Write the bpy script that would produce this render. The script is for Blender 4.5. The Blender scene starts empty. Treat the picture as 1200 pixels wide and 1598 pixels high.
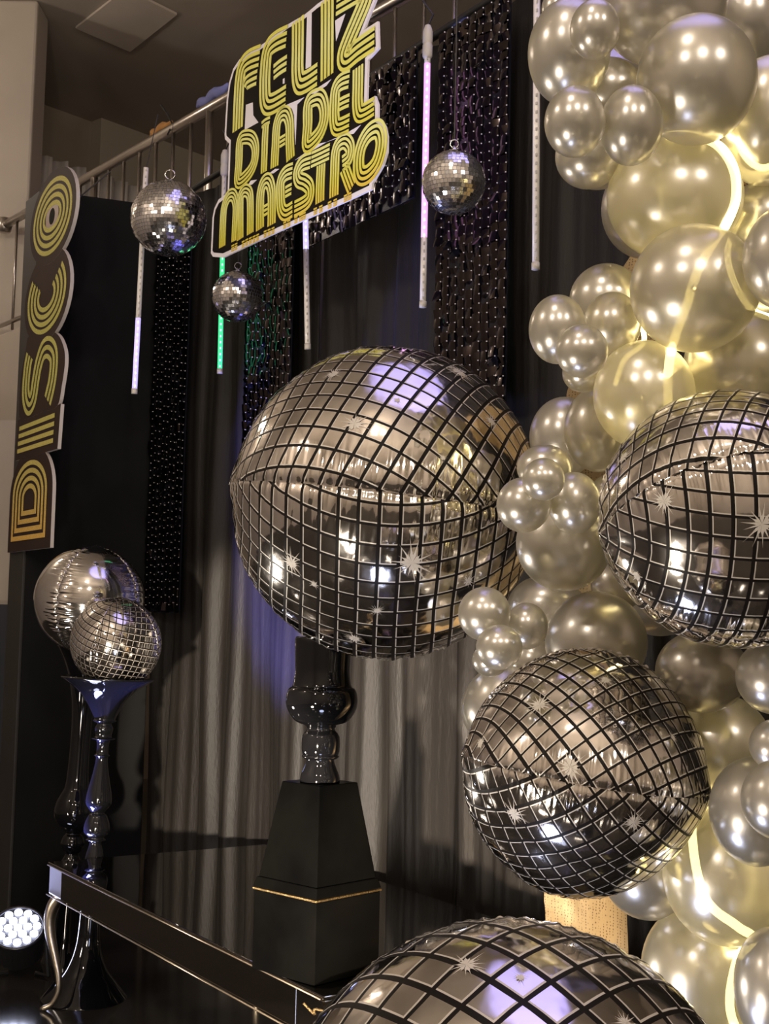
import bpy, math, random
from mathutils import Vector, Matrix, noise
random.seed(7)
PI = math.pi
# ------------------------------------------------------------------ camera
F = 2050.0; PITCH = math.radians(5); ROLL = math.radians(1.2)
CAM = Vector((0, 0, 1.6))
fw = Vector((0, math.cos(PITCH), math.sin(PITCH)))
_u0 = Vector((0, -math.sin(PITCH), math.cos(PITCH))); _r0 = Vector((1, 0, 0))
rt = math.cos(ROLL)*_r0 + math.sin(ROLL)*_u0
up = math.cos(ROLL)*_u0 - math.sin(ROLL)*_r0
cd = bpy.data.cameras.new('camera'); co = bpy.data.objects.new('camera', cd)
bpy.context.scene.collection.objects.link(co)
cd.sensor_fit = 'VERTICAL'; cd.sensor_height = 24; cd.sensor_width = 24*1200/1598
cd.lens = F/1598*24; cd.clip_start = .05; cd.clip_end = 100
M4 = Matrix((rt, up, -fw)).transposed().to_4x4(); M4.translation = CAM
co.matrix_world = M4
cd.dof.use_dof = False
sc = bpy.context.scene; sc.camera = co
# ------------------------------------------------------------------ world, light, exposure
w_ = bpy.data.worlds.new('world'); sc.world = w_; w_.use_nodes = True
w_.node_tree.nodes['Background'].inputs[0].default_value = (1, .82, .62, 1)
w_.node_tree.nodes['Background'].inputs[1].default_value = .03
sc.view_settings.view_transform = 'Standard'; sc.view_settings.look = 'None'
sc.view_settings.gamma = 1; sc.view_settings.use_curve_mapping = False
sc.view_settings.exposure = 0.2

def lamp(kind, name, loc, energy, color, target=None, **kw):
    l = bpy.data.lights.new(name, kind); l.energy = energy; l.color = color
    for k, v in kw.items(): setattr(l, k, v)
    o = bpy.data.objects.new(name, l); sc.collection.objects.link(o); o.location = loc
    if target is not None:
        o.rotation_euler = (Vector(target)-Vector(loc)).to_track_quat('-Z', 'Y').to_euler()
    return o
WARM = (1, .88, .75)
LAMPS = [((-2.2, -1.2, 4.6), 170), ((.5, -1.6, 4.7), 170), ((3.0, -.9, 4.6), 150), ((-4.2, 2.2, 4.9), 95), ((-.7, .9, 5.6), 90), ((-5.0, 8.8, 5.4), 45)]  # the two farthest left are added, for sequin sparkle and a brighter balcony
for i, (p, e) in enumerate(LAMPS):
    lamp('POINT', 'hall_and_fill_light', p, e, WARM, shadow_soft_size=.13)
# warm stage spot on the floor in front of the table, throws balloon shadows up the curtain
lamp('SPOT', 'floor_spot_light', (-1.0, 1.3, .95), 2300, (1, .86, .70), (-.35, 5.8, .90), spot_size=math.radians(27), spot_blend=.25, shadow_soft_size=.05)
lamp('SPOT', 'floor_spot_light', (-.35, 1.2, .3), 1250, (1, .80, .62), (.50, 5.1, .98), spot_size=math.radians(21), spot_blend=.3, shadow_soft_size=.05)
lamp('AREA', 'floor_flood_light', (-1.25, 1.9, .35), 34, (1, .88, .74), (.1, 3.9, 1.5), shape='DISK', size=.35)
# blue-violet wash from a floor fixture onto the ceiling and the curtain
lamp('SPOT', 'blue_wash_light', (2.4, 1.4, .5), 9000, (.33, .33, 1), (1.0, 3.6, 6.5), spot_size=math.radians(30), spot_blend=.5, shadow_soft_size=.08)
lamp('SPOT', 'blue_curtain_light', (-1.62, 5.75, .3), 1300, (.20, .20, 1), (-.5, 6.1, 2.05), spot_size=math.radians(44), spot_blend=.8, shadow_soft_size=.03)
lamp('SPOT', 'led_par_light', (-1.58, 5.7, .25), 450, (.45, .5, 1), (-1.0, 5.2, 1.35), spot_size=math.radians(50), spot_blend=.6, shadow_soft_size=.2)

lamp('AREA', 'side_flood_light', (-2.3, 4.6, .5), 30, (1, .9, .78), (0, 3.78, 1.7), shape='DISK', size=.3)
lamp('POINT', 'floor_led_light', (-.12, 2.75, .24), 26, (.60, .68, 1), shadow_soft_size=.17)
# ------------------------------------------------------------------ projection helpers
def ray(x, y): return fw + rt*((x-600)/F) - up*((y-799)/F)
def at(x, y, d): q = ray(x, y); return CAM + q*(d/q.y)
def zpx(x, y, z): q = ray(x, y); return CAM + q*((z-1.6)/q.z)
def px2m(px, d): return px*d/F
TH = .6
A_ = zpx(75, 1345, TH); B_ = zpx(505, 1555, TH); C_ = zpx(375, 1305, TH)
W = (B_-A_).normalized(); N = Vector((W.y, -W.x, 0))
if N.y > 0: N = -N
class Plane:
    def __init__(s, o): s.o = Vector(o)
    def px(s, x, y):
        q = ray(x, y); t = (s.o-CAM).dot(N)/q.dot(N); P = CAM+q*t
        return ((P-s.o).dot(W), P.z)
    def p(s, a, z, off=0): P = s.o + W*a + N*off; return Vector((P.x, P.y, z))
WALL = Plane(Vector((C_.x, C_.y, 0))-N*.07)

# ------------------------------------------------------------------ materials
MATS = {}
def mat(name, col=(.5, .5, .5), rough=.5, metal=0, emit=None, es=0, **kw):
    if name in MATS: return MATS[name]
    m = bpy.data.materials.new(name); m.use_nodes = True; MATS[name] = m
    b = m.node_tree.nodes['Principled BSDF']
    b.inputs['Base Color'].default_value = (*col, 1); b.inputs['Roughness'].default_value = rough
    b.inputs['Metallic'].default_value = metal
    if emit: b.inputs['Emission Color'].default_value = (*emit, 1); b.inputs['Emission Strength'].default_value = es
    for k, v in kw.items(): b.inputs[k].default_value = v
    return m
def nodes(m): return m.node_tree.nodes, m.node_tree.links, m.node_tree.nodes['Principled BSDF']
def add_noise(m, c1, c2, scale=4, detail=4, bump=0, bscale=None, stretch=None, rough=None):
    nd, lk, b = nodes(m)
    tc = nd.new('ShaderNodeTexCoord'); mp = nd.new('ShaderNodeMapping'); n = nd.new('ShaderNodeTexNoise')
    lk.new(tc.outputs['Object'], mp.inputs[0]); lk.new(mp.outputs[0], n.inputs['Vector'])
    if stretch: mp.inputs['Scale'].default_value = stretch
    n.inputs['Scale'].default_value = scale; n.inputs['Detail'].default_value = detail
    r = nd.new('ShaderNodeValToRGB'); lk.new(n.outputs['Fac'], r.inputs[0])
    r.color_ramp.elements[0].position = .3; r.color_ramp.elements[1].position = .7
    r.color_ramp.elements[0].color = (*c1, 1); r.color_ramp.elements[1].color = (*c2, 1)
    lk.new(r.outputs[0], b.inputs['Base Color'])
    if bump:
        n2 = nd.new('ShaderNodeTexNoise'); lk.new(mp.outputs[0], n2.inputs['Vector'])
        n2.inputs['Scale'].default_value = bscale or scale*6; n2.inputs['Detail'].default_value = 3
        bp = nd.new('ShaderNodeBump'); bp.inputs['Strength'].default_value = bump; bp.inputs['Distance'].default_value = .01
        lk.new(n2.outputs['Fac'], bp.inputs['Height']); lk.new(bp.outputs[0], b.inputs['Normal'])
    return m

m_ceil = add_noise(mat('ceiling_paint', rough=.85), (.40, .35, .295), (.46, .40, .34), 1.2)
m_ceil_panel = add_noise(mat('ceiling_panel_paint', rough=.8), (.62, .55, .47), (.70, .62, .53), 2)
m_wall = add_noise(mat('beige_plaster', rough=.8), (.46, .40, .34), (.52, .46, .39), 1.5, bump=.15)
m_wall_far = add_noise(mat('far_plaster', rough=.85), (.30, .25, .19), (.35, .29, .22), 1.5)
m_floor = add_noise(mat('polished_dark_floor', rough=.12), (.010, .009, .008), (.022, .019, .016), 3)
m_white_cloth = add_noise(mat('white_curtain_cloth', rough=.8), (.40, .37, .34), (.55, .50, .46), 8, stretch=(1, 1, .1))
m_curtain = add_noise(mat('black_curtain_cloth', rough=.55), (.011, .0095, .0082), (.019, .0165, .014), 6, bump=.25, bscale=90, stretch=(1, 1, .25))
nodes(m_curtain)[2].inputs['Specular IOR Level'].default_value = .25
m_panel = add_noise(mat('black_panel_cloth', rough=.6), (.004, .004, .004), (.007, .0065, .006), 2, bump=.15, bscale=5)
nodes(m_panel)[2].inputs['Specular IOR Level'].default_value = .10
m_steel = mat('brushed_steel', (.50, .46, .42), .28, 1)
m_chrome = mat('chrome', (.7, .68, .66), .12, 1)
m_lacq = mat('black_lacquer', (.003, .003, .0035), .045, 0, **{'IOR': 1.45})
m_blackglass = mat('black_mirror_glass', (.30, .29, .28), .02, 1)
m_mirror_dark = mat('smoked_mirror', (.30, .28, .25), .05, 1)
m_mirror_edge = mat('mirror_lit_corner', (.5, .47, .42), .36, 1)  # paler mirror copy, stands in for a bright reflection at the left end
m_champ = mat('champagne_metal', (.42, .35, .26), .3, 1)
m_blackpaint = add_noise(mat('satin_black_paint', rough=.13), (.0010, .0010, .0010), (.0022, .0021, .0018), 5, bump=.08, bscale=8)
nodes(m_blackpaint)[2].inputs['Specular IOR Level'].default_value = .004
m_goldtrim = add_noise(mat('gold_glitter_trim', rough=.35, metal=.9), (.08, .05, .02), (.30, .21, .09), 160, bump=.6, bscale=200)
m_tile = mat('mirror_tile', (.88, .87, .88), .13, 1)
m_core = mat('mirror_ball_grout', (.30, .30, .31), .5, .3)
m_string = mat('dark_string', (.05, .045, .04), .7)
m_sequin = mat('black_sequin_foil', (.07, .056, .056), .15, 1)
m_seqback = mat('sequin_backing', (.006, .006, .010), .25)
m_pin = mat('sequin_pin', (.85, .8, .78), .3, .3)
m_tube = mat('frosted_tube', (.80, .76, .72), .25, 0, **{'Coat Weight': .5})
m_socket = mat('white_socket_plastic', (.55, .52, .47), .4)
m_cable = mat('black_cable', (.01, .01, .01), .5)
m_orange = mat('orange_cloth', (.45, .22, .06), .8)
m_bluelit = mat('blue_lit_strip', (.20, .22, .50), .8)  # blue light falling on the rail strip, put into its colour
m_signwhite = mat('white_board', (.80, .76, .80), .6, **{'Specular IOR Level': .1})
m_signblack = mat('black_print', (.010, .007, .005), .7, **{'Specular IOR Level': .08})
m_discodark = add_noise(mat('brown_print', rough=.6, **{'Specular IOR Level': .1}), (.035, .020, .017), (.045, .028, .023), 3)
m_rose = mat('rose_print', (.32, .22, .18), .4)

def grad_mat(name, z0, z1, stops, rough=.35, glitter=0):
    m = mat(name, rough=.6, **{'Specular IOR Level': .12}); nd, lk, b = nodes(m)
    g = nd.new('ShaderNodeNewGeometry'); sx = nd.new('ShaderNodeSeparateXYZ'); mr = nd.new('ShaderNodeMapRange'); cr = nd.new('ShaderNodeValToRGB')
    tc = nd.new('ShaderNodeTexCoord')
    lk.new(tc.outputs['Object'], sx.inputs[0]); lk.new(sx.outputs['Z'], mr.inputs[0]); mr.inputs[1].default_value = z0; mr.inputs[2].default_value = z1
    lk.new(mr.outputs[0], cr.inputs[0])
    e = cr.color_ramp.elements
    while len(e) < len(stops): e.new(.5)
    for k, (p, c) in enumerate(stops): e[k].position = p; e[k].color = (*c, 1)
    out = cr.outputs[0]
    if glitter:
        n = nd.new('ShaderNodeTexNoise'); n.inputs['Scale'].default_value = 260; lk.new(tc.outputs['Object'], n.inputs['Vector'])
        mx = nd.new('ShaderNodeMix'); mx.data_type = 'RGBA'; mx.blend_type = 'MULTIPLY'; mx.inputs[0].default_value = glitter
        r2 = nd.new('ShaderNodeValToRGB'); r2.color_ramp.elements[0].position = .35; r2.color_ramp.elements[1].position = .6
        r2.color_ramp.elements[0].color = (.35, .35, .3, 1); r2.color_ramp.elements[1].color = (1.4, 1.4, 1.2, 1)
        lk.new(n.outputs['Fac'], r2.inputs[0]); lk.new(out, mx.inputs[6]); lk.new(r2.outputs[0], mx.inputs[7]); out = mx.outputs[2]
    lk.new(out, b.inputs['Base Color'])
    return m
YEL = (.72, .67, .09); LEM = (.80, .80, .26); ORG = (.74, .46, .05)

# chrome latex balloon: metallic film, a little light passes through the skin
def latex():
    m = bpy.data.materials.new('chrome_latex'); m.use_nodes = True; nd = m.node_tree.nodes; lk = m.node_tree.links
    b = nd['Principled BSDF']; out = nd['Material Output']
    b.inputs['Base Color'].default_value = (.64, .61, .565, 1); b.inputs['Metallic'].default_value = .82
    b.inputs['Roughness'].default_value = .28; b.inputs['Coat Weight'].default_value = .3; b.inputs['Coat Roughness'].default_value = .14
    t = nd.new('ShaderNodeBsdfTranslucent'); t.inputs[0].default_value = (.9, .86, .66, 1)
    mx = nd.new('ShaderNodeMixShader'); mx.inputs[0].default_value = .20
    tr = nd.new('ShaderNodeBsdfTransparent'); tr.inputs[0].default_value = (1, .97, .8, 1)
    mx2 = nd.new('ShaderNodeMixShader'); mx2.inputs[0].default_value = .17
    lk.new(b.outputs[0], mx.inputs[1]); lk.new(t.outputs[0], mx.inputs[2])
    lk.new(mx.outputs[0], mx2.inputs[1]); lk.new(tr.outputs[0], mx2.inputs[2]); lk.new(mx2.outputs[0], out.inputs[0])
    return m
m_latex = latex()

# printed foil: mirror squares with an L-shaped pale bevel, black grid
def foil_mat():
    m = bpy.data.materials.new('disco_print_foil'); m.use_nodes = True; nd = m.node_tree.nodes; lk = m.node_tree.links
    b = nd['Principled BSDF']
    uv = nd.new('ShaderNodeUVMap'); uv.uv_map = 'UVMap'; sp = nd.new('ShaderNodeSeparateXYZ'); lk.new(uv.outputs[0], sp.inputs[0])
    def math_(op, a, bv=None):
        n = nd.new('ShaderNodeMath'); n.operation = op
        for i, v in enumerate((a, bv)):
            if v is None: continue
            if isinstance(v, (int, float)): n.inputs[i].default_value = v
            else: lk.new(v, n.inputs[i])
        return n.outputs[0]
    fx = math_('FRACT', sp.outputs[0]); fy = math_('FRACT', sp.outputs[1])
    black = math_('MAXIMUM', math_('LESS_THAN', fx, .18), math_('LESS_THAN', fy, .13))
    pale = math_('MAXIMUM', math_('LESS_THAN', fx, .235), math_('LESS_THAN', fy, .19))
    pale = math_('MULTIPLY', pale, math_('SUBTRACT', 1, black))
    mx = nd.new('ShaderNodeMix'); mx.data_type = 'RGBA'; mx.inputs[6].default_value = (.78, .74, .69, 1); mx.inputs[7].default_value = (.50, .46, .40, 1)
    lk.new(pale, mx.inputs[0])
    mx2 = nd.new('ShaderNodeMix'); mx2.data_type = 'RGBA'; mx2.inputs[7].default_value = (.010, .008, .007, 1)
    lk.new(mx.outputs[2], mx2.inputs[6]); lk.new(black, mx2.inputs[0]); lk.new(mx2.outputs[2], b.inputs['Base Color'])
    met = math_('SUBTRACT', math_('SUBTRACT', 1, math_('MULTIPLY', black, 1)), math_('MULTIPLY', pale, .75))
    lk.new(met, b.inputs['Metallic'])
    lk.new(math_('SUBTRACT', .5, math_('MULTIPLY', black, .42)), b.inputs['Specular IOR Level'])
    rg = math_('ADD', .09, math_('MULTIPLY', math_('MAXIMUM', black, pale), .28)); lk.new(rg, b.inputs['Roughness'])
    tc = nd.new('ShaderNodeTexCoord'); n = nd.new('ShaderNodeTexNoise'); n.inputs['Scale'].default_value = 14; n.inputs['Detail'].default_value = 2
    lk.new(tc.outputs['Object'], n.inputs['Vector'])
    bp = nd.new('ShaderNodeBump'); bp.inputs['Strength'].default_value = .35; bp.inputs['Distance'].default_value = .006
    lk.new(n.outputs['Fac'], bp.inputs['Height']); lk.new(bp.outputs[0], b.inputs['Normal'])
    return m
m_foil = foil_mat()
m_plainfoil = mat('plain_silver_foil', (.80, .78, .75), .10, 1)
m_star = mat('star_print', (.52, .48, .42), .4, .1)
m_led_yellow = mat('neon_strip_glow', (.9, .8, .5), .4, 0, (1, .82, .38), 9)
def glow(name, c, s): return mat(name, c, .4, 0, c, s)

# ------------------------------------------------------------------ object helpers
def tag(o, label, cat, group=None):
    o['label'] = label; o['category'] = cat
    if group: o['group'] = group
    return o
def empty(name, loc, label, cat, group=None):
    o = bpy.data.objects.new(name, None); sc.collection.objects.link(o); o.location = loc; o.empty_display_size = .1
    return tag(o, label, cat, group)
class MB:
    def __init__(s): s.v = []; s.f = []; s.uv = None
    def add(s, vs, fs):
        k = len(s.v); s.v += [tuple(v) for v in vs]; s.f += [tuple(i+k for i in f) for f in fs]; return s
    def box(s, c, sz, ax=None):
        c = Vector(c); X, Y, Z = ax or (Vector((1, 0, 0)), Vector((0, 1, 0)), Vector((0, 0, 1)))
        P = [c + X*(sz[0]/2*i) + Y*(sz[1]/2*j) + Z*(sz[2]/2*k) for i in (-1, 1) for j in (-1, 1) for k in (-1, 1)]
        return s.add(P, [(0, 1, 3, 2), (4, 6, 7, 5), (0, 4, 5, 1), (2, 3, 7, 6), (0, 2, 6, 4), (1, 5, 7, 3)])
    def tube(s, pts, rad, n=10, caps=True):
        pts = [Vector(p) for p in pts]; L = len(pts); rs = rad if isinstance(rad, (list, tuple)) else [rad]*L
        t0 = (pts[1]-pts[0]).normalized(); a = t0.orthogonal().normalized(); vs = []
        for i, p in enumerate(pts):
            t = (pts[min(i+1, L-1)]-pts[max(i-1, 0)]).normalized()
            a = (a - t*a.dot(t)).normalized(); b = t.cross(a)
            for k in range(n): q = 2*PI*k/n; vs.append(p + (a*math.cos(q)+b*math.sin(q))*rs[i])
        fs = [(i*n+k, i*n+(k+1) % n, (i+1)*n+(k+1) % n, (i+1)*n+k) for i in range(L-1) for k in range(n)]
        if caps: fs += [tuple(range(n-1, -1, -1)), tuple((L-1)*n+k for k in range(n))]
        return s.add(vs, fs)
    def lathe(s, c, prof, n=40):
        c = Vector(c); vs = []; L = len(prof)
        for r, z in prof:
            for k in range(n): q = 2*PI*k/n; vs.append(c+Vector((r*math.cos(q), r*math.sin(q), z)))
        fs = [(i*n+k, i*n+(k+1) % n, (i+1)*n+(k+1) % n, (i+1)*n+k) for i in range(L-1) for k in range(n)]
        fs += [tuple(range(n-1, -1, -1)), tuple((L-1)*n+k for k in range(n))]
        return s.add(vs, fs)
    def prism(s, poly, P, d0, d1):
        # poly: list of (a,z) in plane P, extruded between offsets d0 (back) and d1 (front)
        n = len(poly); vs = [P.p(a, z, d0) for a, z in poly]+[P.p(a, z, d1) for a, z in poly]
        fs = [tuple(range(n)), tuple(range(2*n-1, n-1, -1))]+[(i, (i+1) % n, n+(i+1) % n, n+i) for i in range(n)]
        return s.add(vs, fs)
    def build(s, name, m, parent=None, smooth=False, kind=None, bevel=0, mats=None, loc=None):
        o0 = Vector(loc or (0, 0, 0))
        if parent is not None:
            o0 = Vector(); q_ = parent
            while q_ is not None: o0 = o0+Vector(q_.location); q_ = q_.parent
        me = bpy.data.meshes.new(name)
        me.from_pydata([tuple(Vector(v)-o0) for v in s.v], [], s.f)
        if s.uv: 
            l = me.uv_layers.new(name='UVMap'); l.data.foreach_set('uv', [c for q in s.uv for c in q])
        me.materials.append(m)
        for x in (mats or []): me.materials.append(x)
        if smooth: me.shade_smooth()
        me.validate(); me.update()
        o = bpy.data.objects.new(name, me); sc.collection.objects.link(o)
        if parent is not None: o.parent = parent
        else: o.location = o0
        if kind: o['kind'] = kind
        if bevel:
            b = o.modifiers.new('bevel', 'BEVEL'); b.width = bevel; b.segments = 2; b.limit_method = 'ANGLE'
        return o
def fix_normals(o):
    import bmesh
    bm = bmesh.new(); bm.from_mesh(o.data); bmesh.ops.recalc_face_normals(bm, faces=bm.faces); bm.to_mesh(o.data); bm.free(); return o
def struct(o): o['kind'] = 'structure'; return o
def crom(pts, sub=6, closed=False):
    n = len(pts); out = []; dim = len(pts[0])
    R = range(n if closed else n-1)
    for i in R:
        g = (lambda k: pts[k % n]) if closed else (lambda k: pts[max(0, min(n-1, k))])
        p0, p1, p2, p3 = g(i-1), g(i), g(i+1), g(i+2)
        for j in range(sub):
            t = j/sub
            out.append(tuple(.5*((2*p1[k])+(-p0[k]+p2[k])*t+(2*p0[k]-5*p1[k]+4*p2[k]-p3[k])*t*t+(-p0[k]+3*p1[k]-3*p2[k]+p3[k])*t**3) for k in range(dim)))
    if not closed: out.append(tuple(pts[-1]))
    return out

# ================================================================== SETTING
ZC = 6.7
struct(MB().box((0, 4, -.05), (16, 24, .1)).build('floor', m_floor))
struct(MB().box((0, 4, ZC+.05), (16, 24, .1)).build('ceiling', m_ceil))
struct(MB().box((0, -5.05, ZC/2), (16, .1, ZC)).build('wall_front', m_wall))
struct(MB().box((7.05, 4, ZC/2), (.1, 24, ZC)).build('wall_right', m_wall))
struct(MB().box((-5.55, 4, ZC/2), (.1, 24, ZC)).build('wall_left', m_wall))
# lighter dropped ceiling panel
q = [zpx(x, y, ZC-.012) for x, y in ((118, 43), (203, 80), (276, 22), (196, -18))]
mb = MB(); mb.add([v+Vector((0, 0, -.008)) for v in q]+[v+Vector((0, 0, .02)) for v in q], [(0, 1, 2, 3), (7, 6, 5, 4), (0, 4, 5, 1), (1, 5, 6, 2), (2, 6, 7, 3), (3, 7, 4, 0)])
struct(fix_normals(mb.build('trim_1', m_ceil_panel)))
# far wall beyond the balcony
fa = zpx(60, 160, ZC); fb = zpx(330, 258, ZC); fd = (fb-fa).normalized(); fn = Vector((fd.y, -fd.x, 0))
mid = fa + fd*2.5
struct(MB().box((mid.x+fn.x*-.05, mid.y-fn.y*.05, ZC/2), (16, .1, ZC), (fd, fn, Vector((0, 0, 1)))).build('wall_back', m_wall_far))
# projecting lighter wall section right of the corner
k0 = zpx(138, 192, ZC)
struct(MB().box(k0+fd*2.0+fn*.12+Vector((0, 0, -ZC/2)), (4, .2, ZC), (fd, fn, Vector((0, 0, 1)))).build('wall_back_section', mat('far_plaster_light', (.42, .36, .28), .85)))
# white curtain on the far wall
def pleat_sheet(p0, dirv, nrm, length, z0, z1, prof, steps, zs=10, topfn=None):
    mb = MB(); vs = []; 
    for i in range(steps+1):
        a = length*i/steps
        for j in range(zs+1):
            z = z0+(z1-z0)*j/zs
            vs.append(Vector((p0.x, p0.y, z)) + dirv*a + nrm*prof(a, z))
    fs = [(i*(zs+1)+j, (i+1)*(zs+1)+j, (i+1)*(zs+1)+j+1, i*(zs+1)+j+1) for i in range(steps) for j in range(zs)]
    mb.add(vs, fs); return mb
c0 = at(45, 236, 11.2)
cz = c0.z
mb = pleat_sheet(c0, fd, fn, 3.2, 3.3, cz, lambda a, z: .05*math.sin(a*38+.6*math.sin(a*7))+.02*math.sin(a*91), 260, 14)
cur = mb.build('white_curtain', m_white_cloth, smooth=True)
tag(cur, 'off-white gathered curtain hanging behind the steel balcony railing', 'curtain')
so = cur.modifiers.new('t', 'SOLIDIFY'); so.thickness = .006
# beige wall pier at far left
e0 = at(50, 200, 10.45)
struct(MB().box((e0.x-1.5, 10.63, ZC/2+1.4), (3.0, .35, ZC-2.8)).build('wall_pier', m_wall, bevel=.02))
# balcony slab under the railing
RH = 4.75
ra, rb = zpx(10, 350, RH), zpx(360, 150, RH); rd = (rb-ra).normalized(); rn = Vector((rd.y, -rd.x, 0))
if rn.y > 0: rn = -rn
zf = at(20, 522, ra.y).z; zb = at(5, 716, ra.y).z
cen = ra + rd*2.6 - rn*.9
struct(MB().box((cen.x, cen.y, (zf+zb)/2), (8.2, 1.8, zf-zb), (rd, rn, Vector((0, 0, 1)))).build('balcony_slab', m_wall, bevel=.01))
p = at(-20, 790, 9.0)
struct(MB().box((p.x-.35, 9.3, 1.5), (1.0, .2, 3.0)).build('wall_below_balcony', m_wall))
struct(MB().box((p.x+.0, 9.1, .95), (1.2, .1, 1.5)).build('door_opening_1', mat('opening_shade', (.012, .016, .03), .4)))  # dark panel, the shade inside the opening put into its colour

# steel railing
rl = empty('balcony_railing', (ra.x, ra.y, zf), 'brushed steel balcony railing with round handrail above the black backdrop', 'railing')
s162 = (zpx(162, 275, RH)-ra).dot(rd)
s328 = (zpx(328, 168, RH)-ra).dot(rd)
R3 = lambda s, z: Vector((ra.x+rd.x*s, ra.y+rd.y*s, z))
MB().tube([R3(-.05, RH), R3(6.2, RH)], .034, 14).build('handrail', m_steel, rl, smooth=True)
MB().tube([R3(-.02, zf+.07), R3(6.2, zf+.07)], .018, 8).build('bottom_rail', m_steel, rl, smooth=True)
MB().lathe(R3(-.04, RH)-Vector((0, 0, .0)), [(.01, -.07), (.05, -.055), (.065, 0), (.05, .055), (.01, .07)], 20).build('end_cap', m_steel, rl, smooth=True)
step = (s328-s162)/7
k = -8
while True:
    s = s162+step*k
    if s > 6.1: break
    if s > .05:
        thick = k % 7 == 0
        MB().tube([R3(s, zf), R3(s, RH-.02)], .026 if thick else .0115, 10).build('post' if thick else 'baluster', m_steel, rl, smooth=True)
    k += 1
# orange cloth and a blue-lit strip along the rail, blue light put into its colour
def rag(x0, y0, x1, y1, m, label, nm):
    a = zpx(x0, y0, RH+.07); b = zpx(x1, y1, RH+.07); pts = [a.lerp(b, t/8)+Vector((0, 0, .012*math.sin(t*1.7))) for t in range(9)]
    o = MB().tube(pts, [.01, .03, .036, .03, .036, .034, .036, .026, .012], 8).build(nm, m, smooth=True, loc=a); tag(o, label, 'cloth')
rag(236, 213, 268, 192, m_orange, 'orange cloth wrap lying along the balcony handrail', 'rail_wrap')
rag(308, 167, 356, 134, m_bluelit, 'blue-lit strip, coloured blue for the light on it, along the handrail beside the yellow lettered sign', 'rail_wrap')
pp = zpx(262, 187, RH+.05)
o = MB().tube([pp+Vector((-.05, 0, .10)), pp+Vector((0, 0, .03)), pp+Vector((.03, 0, -.03)), pp+Vector((.0, 0, -.1))], .006, 6).build('wire_tie', m_cable, loc=pp)
tag(o, 'black wire tie knotted around the steel handrail above the large mirror ball', 'wire')

# ================================================================== BACKDROP
ztop = 4.0
def pleats(seed, amp):
    rnd = random.Random(seed); ph = [rnd.uniform(0, 6.28) for _ in range(6)]
    def f(a, z):
        t = 1-z/ztop
        u = a*21+1.1*math.sin(a*5+ph[0])+.5*math.sin(a*13+ph[1])
        v = math.sin(u); v = math.copysign(abs(v)**.7, v)
        return amp*(.55+.45*t)*(v*.62+.38*math.sin(a*17+ph[2]+.25*t)+.12*math.sin(a*71+ph[3]+z*.6)) + .012*math.sin(z*2.3+a*9+ph[4])
    return f
def curtain(s0, s1, seed, off, amp, label, zt=ztop):
    f = pleats(seed, amp)
    p0 = WALL.p(s0, 0, off)
    o = pleat_sheet(p0, W, N, s1-s0, .01, zt, f, int((s1-s0)*150), 26).build('pleated_curtain', m_curtain, smooth=True, loc=p0)
    so = o.modifiers.new('t', 'SOLIDIFY'); so.thickness = .004
    tag(o, label, 'curtain', 'black curtains of the backdrop')
curtain(-1.33, .42, 3, -.04, .050, 'black pleated curtain behind the mirrored table, left of the black baluster column')
curtain(.40, 1.55, 11, -.06, .052, 'black pleated curtain hanging behind the lettered sign and black baluster column')
curtain(1.53, 3.9, 23, -.06, .045, 'black pleated curtain behind the silver balloon garland')
# frame pipe that carries them
o = MB().tube([WALL.p(-1.3, 4.04, -.03), WALL.p(3.9, 4.04, -.03)], .018, 10).build('backdrop_pipe', m_cable, smooth=True, loc=WALL.p(-1.4, 4.0)); tag(o, 'dark pipe along the top edge of the black curtain backdrop', 'pipe')
for s in (-1.38, 3.88):
    o = MB().tube([WALL.p(s, 0, -.1), WALL.p(s, 4.02, -.1)], .02, 8).build('backdrop_post', m_cable, smooth=True, loc=WALL.p(s, 0, -.1))
    tag(o, 'dark upright post at the %s end of the curtain backdrop' % ('left' if s < 0 else 'right'), 'post')
# left black panel: folded screen
pc = WALL.p(-1.36, 0, .0); pl = at(48, 700, pc.y-.25); pe = pl - W*.25
sp = empty('black_side_panel', (pl.x, pl.y, 0), 'tall flat black cloth panel standing at the left of the pleated curtain', 'panel')
def slab(a, b, z0, z1, th, nm, m):
    d = (b-a); d.z = 0; L = d.length; d.normalize(); nn = Vector((d.y, -d.x, 0)); c = (a+b)/2
    return MB().box((c.x, c.y, (z0+z1)/2), (L, th, z1-z0), (d, nn, Vector((0, 0, 1)))).build(nm, m, sp, bevel=.004)
slab(pl, pc, .005, 4.02, .03, 'front_face', m_panel)
slab(pe, pl, .005, 4.02, .03, 'side_face', add_noise(mat('black_panel_side', rough=.6), (.020, .018, .015), (.03, .027, .022), 2))

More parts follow.
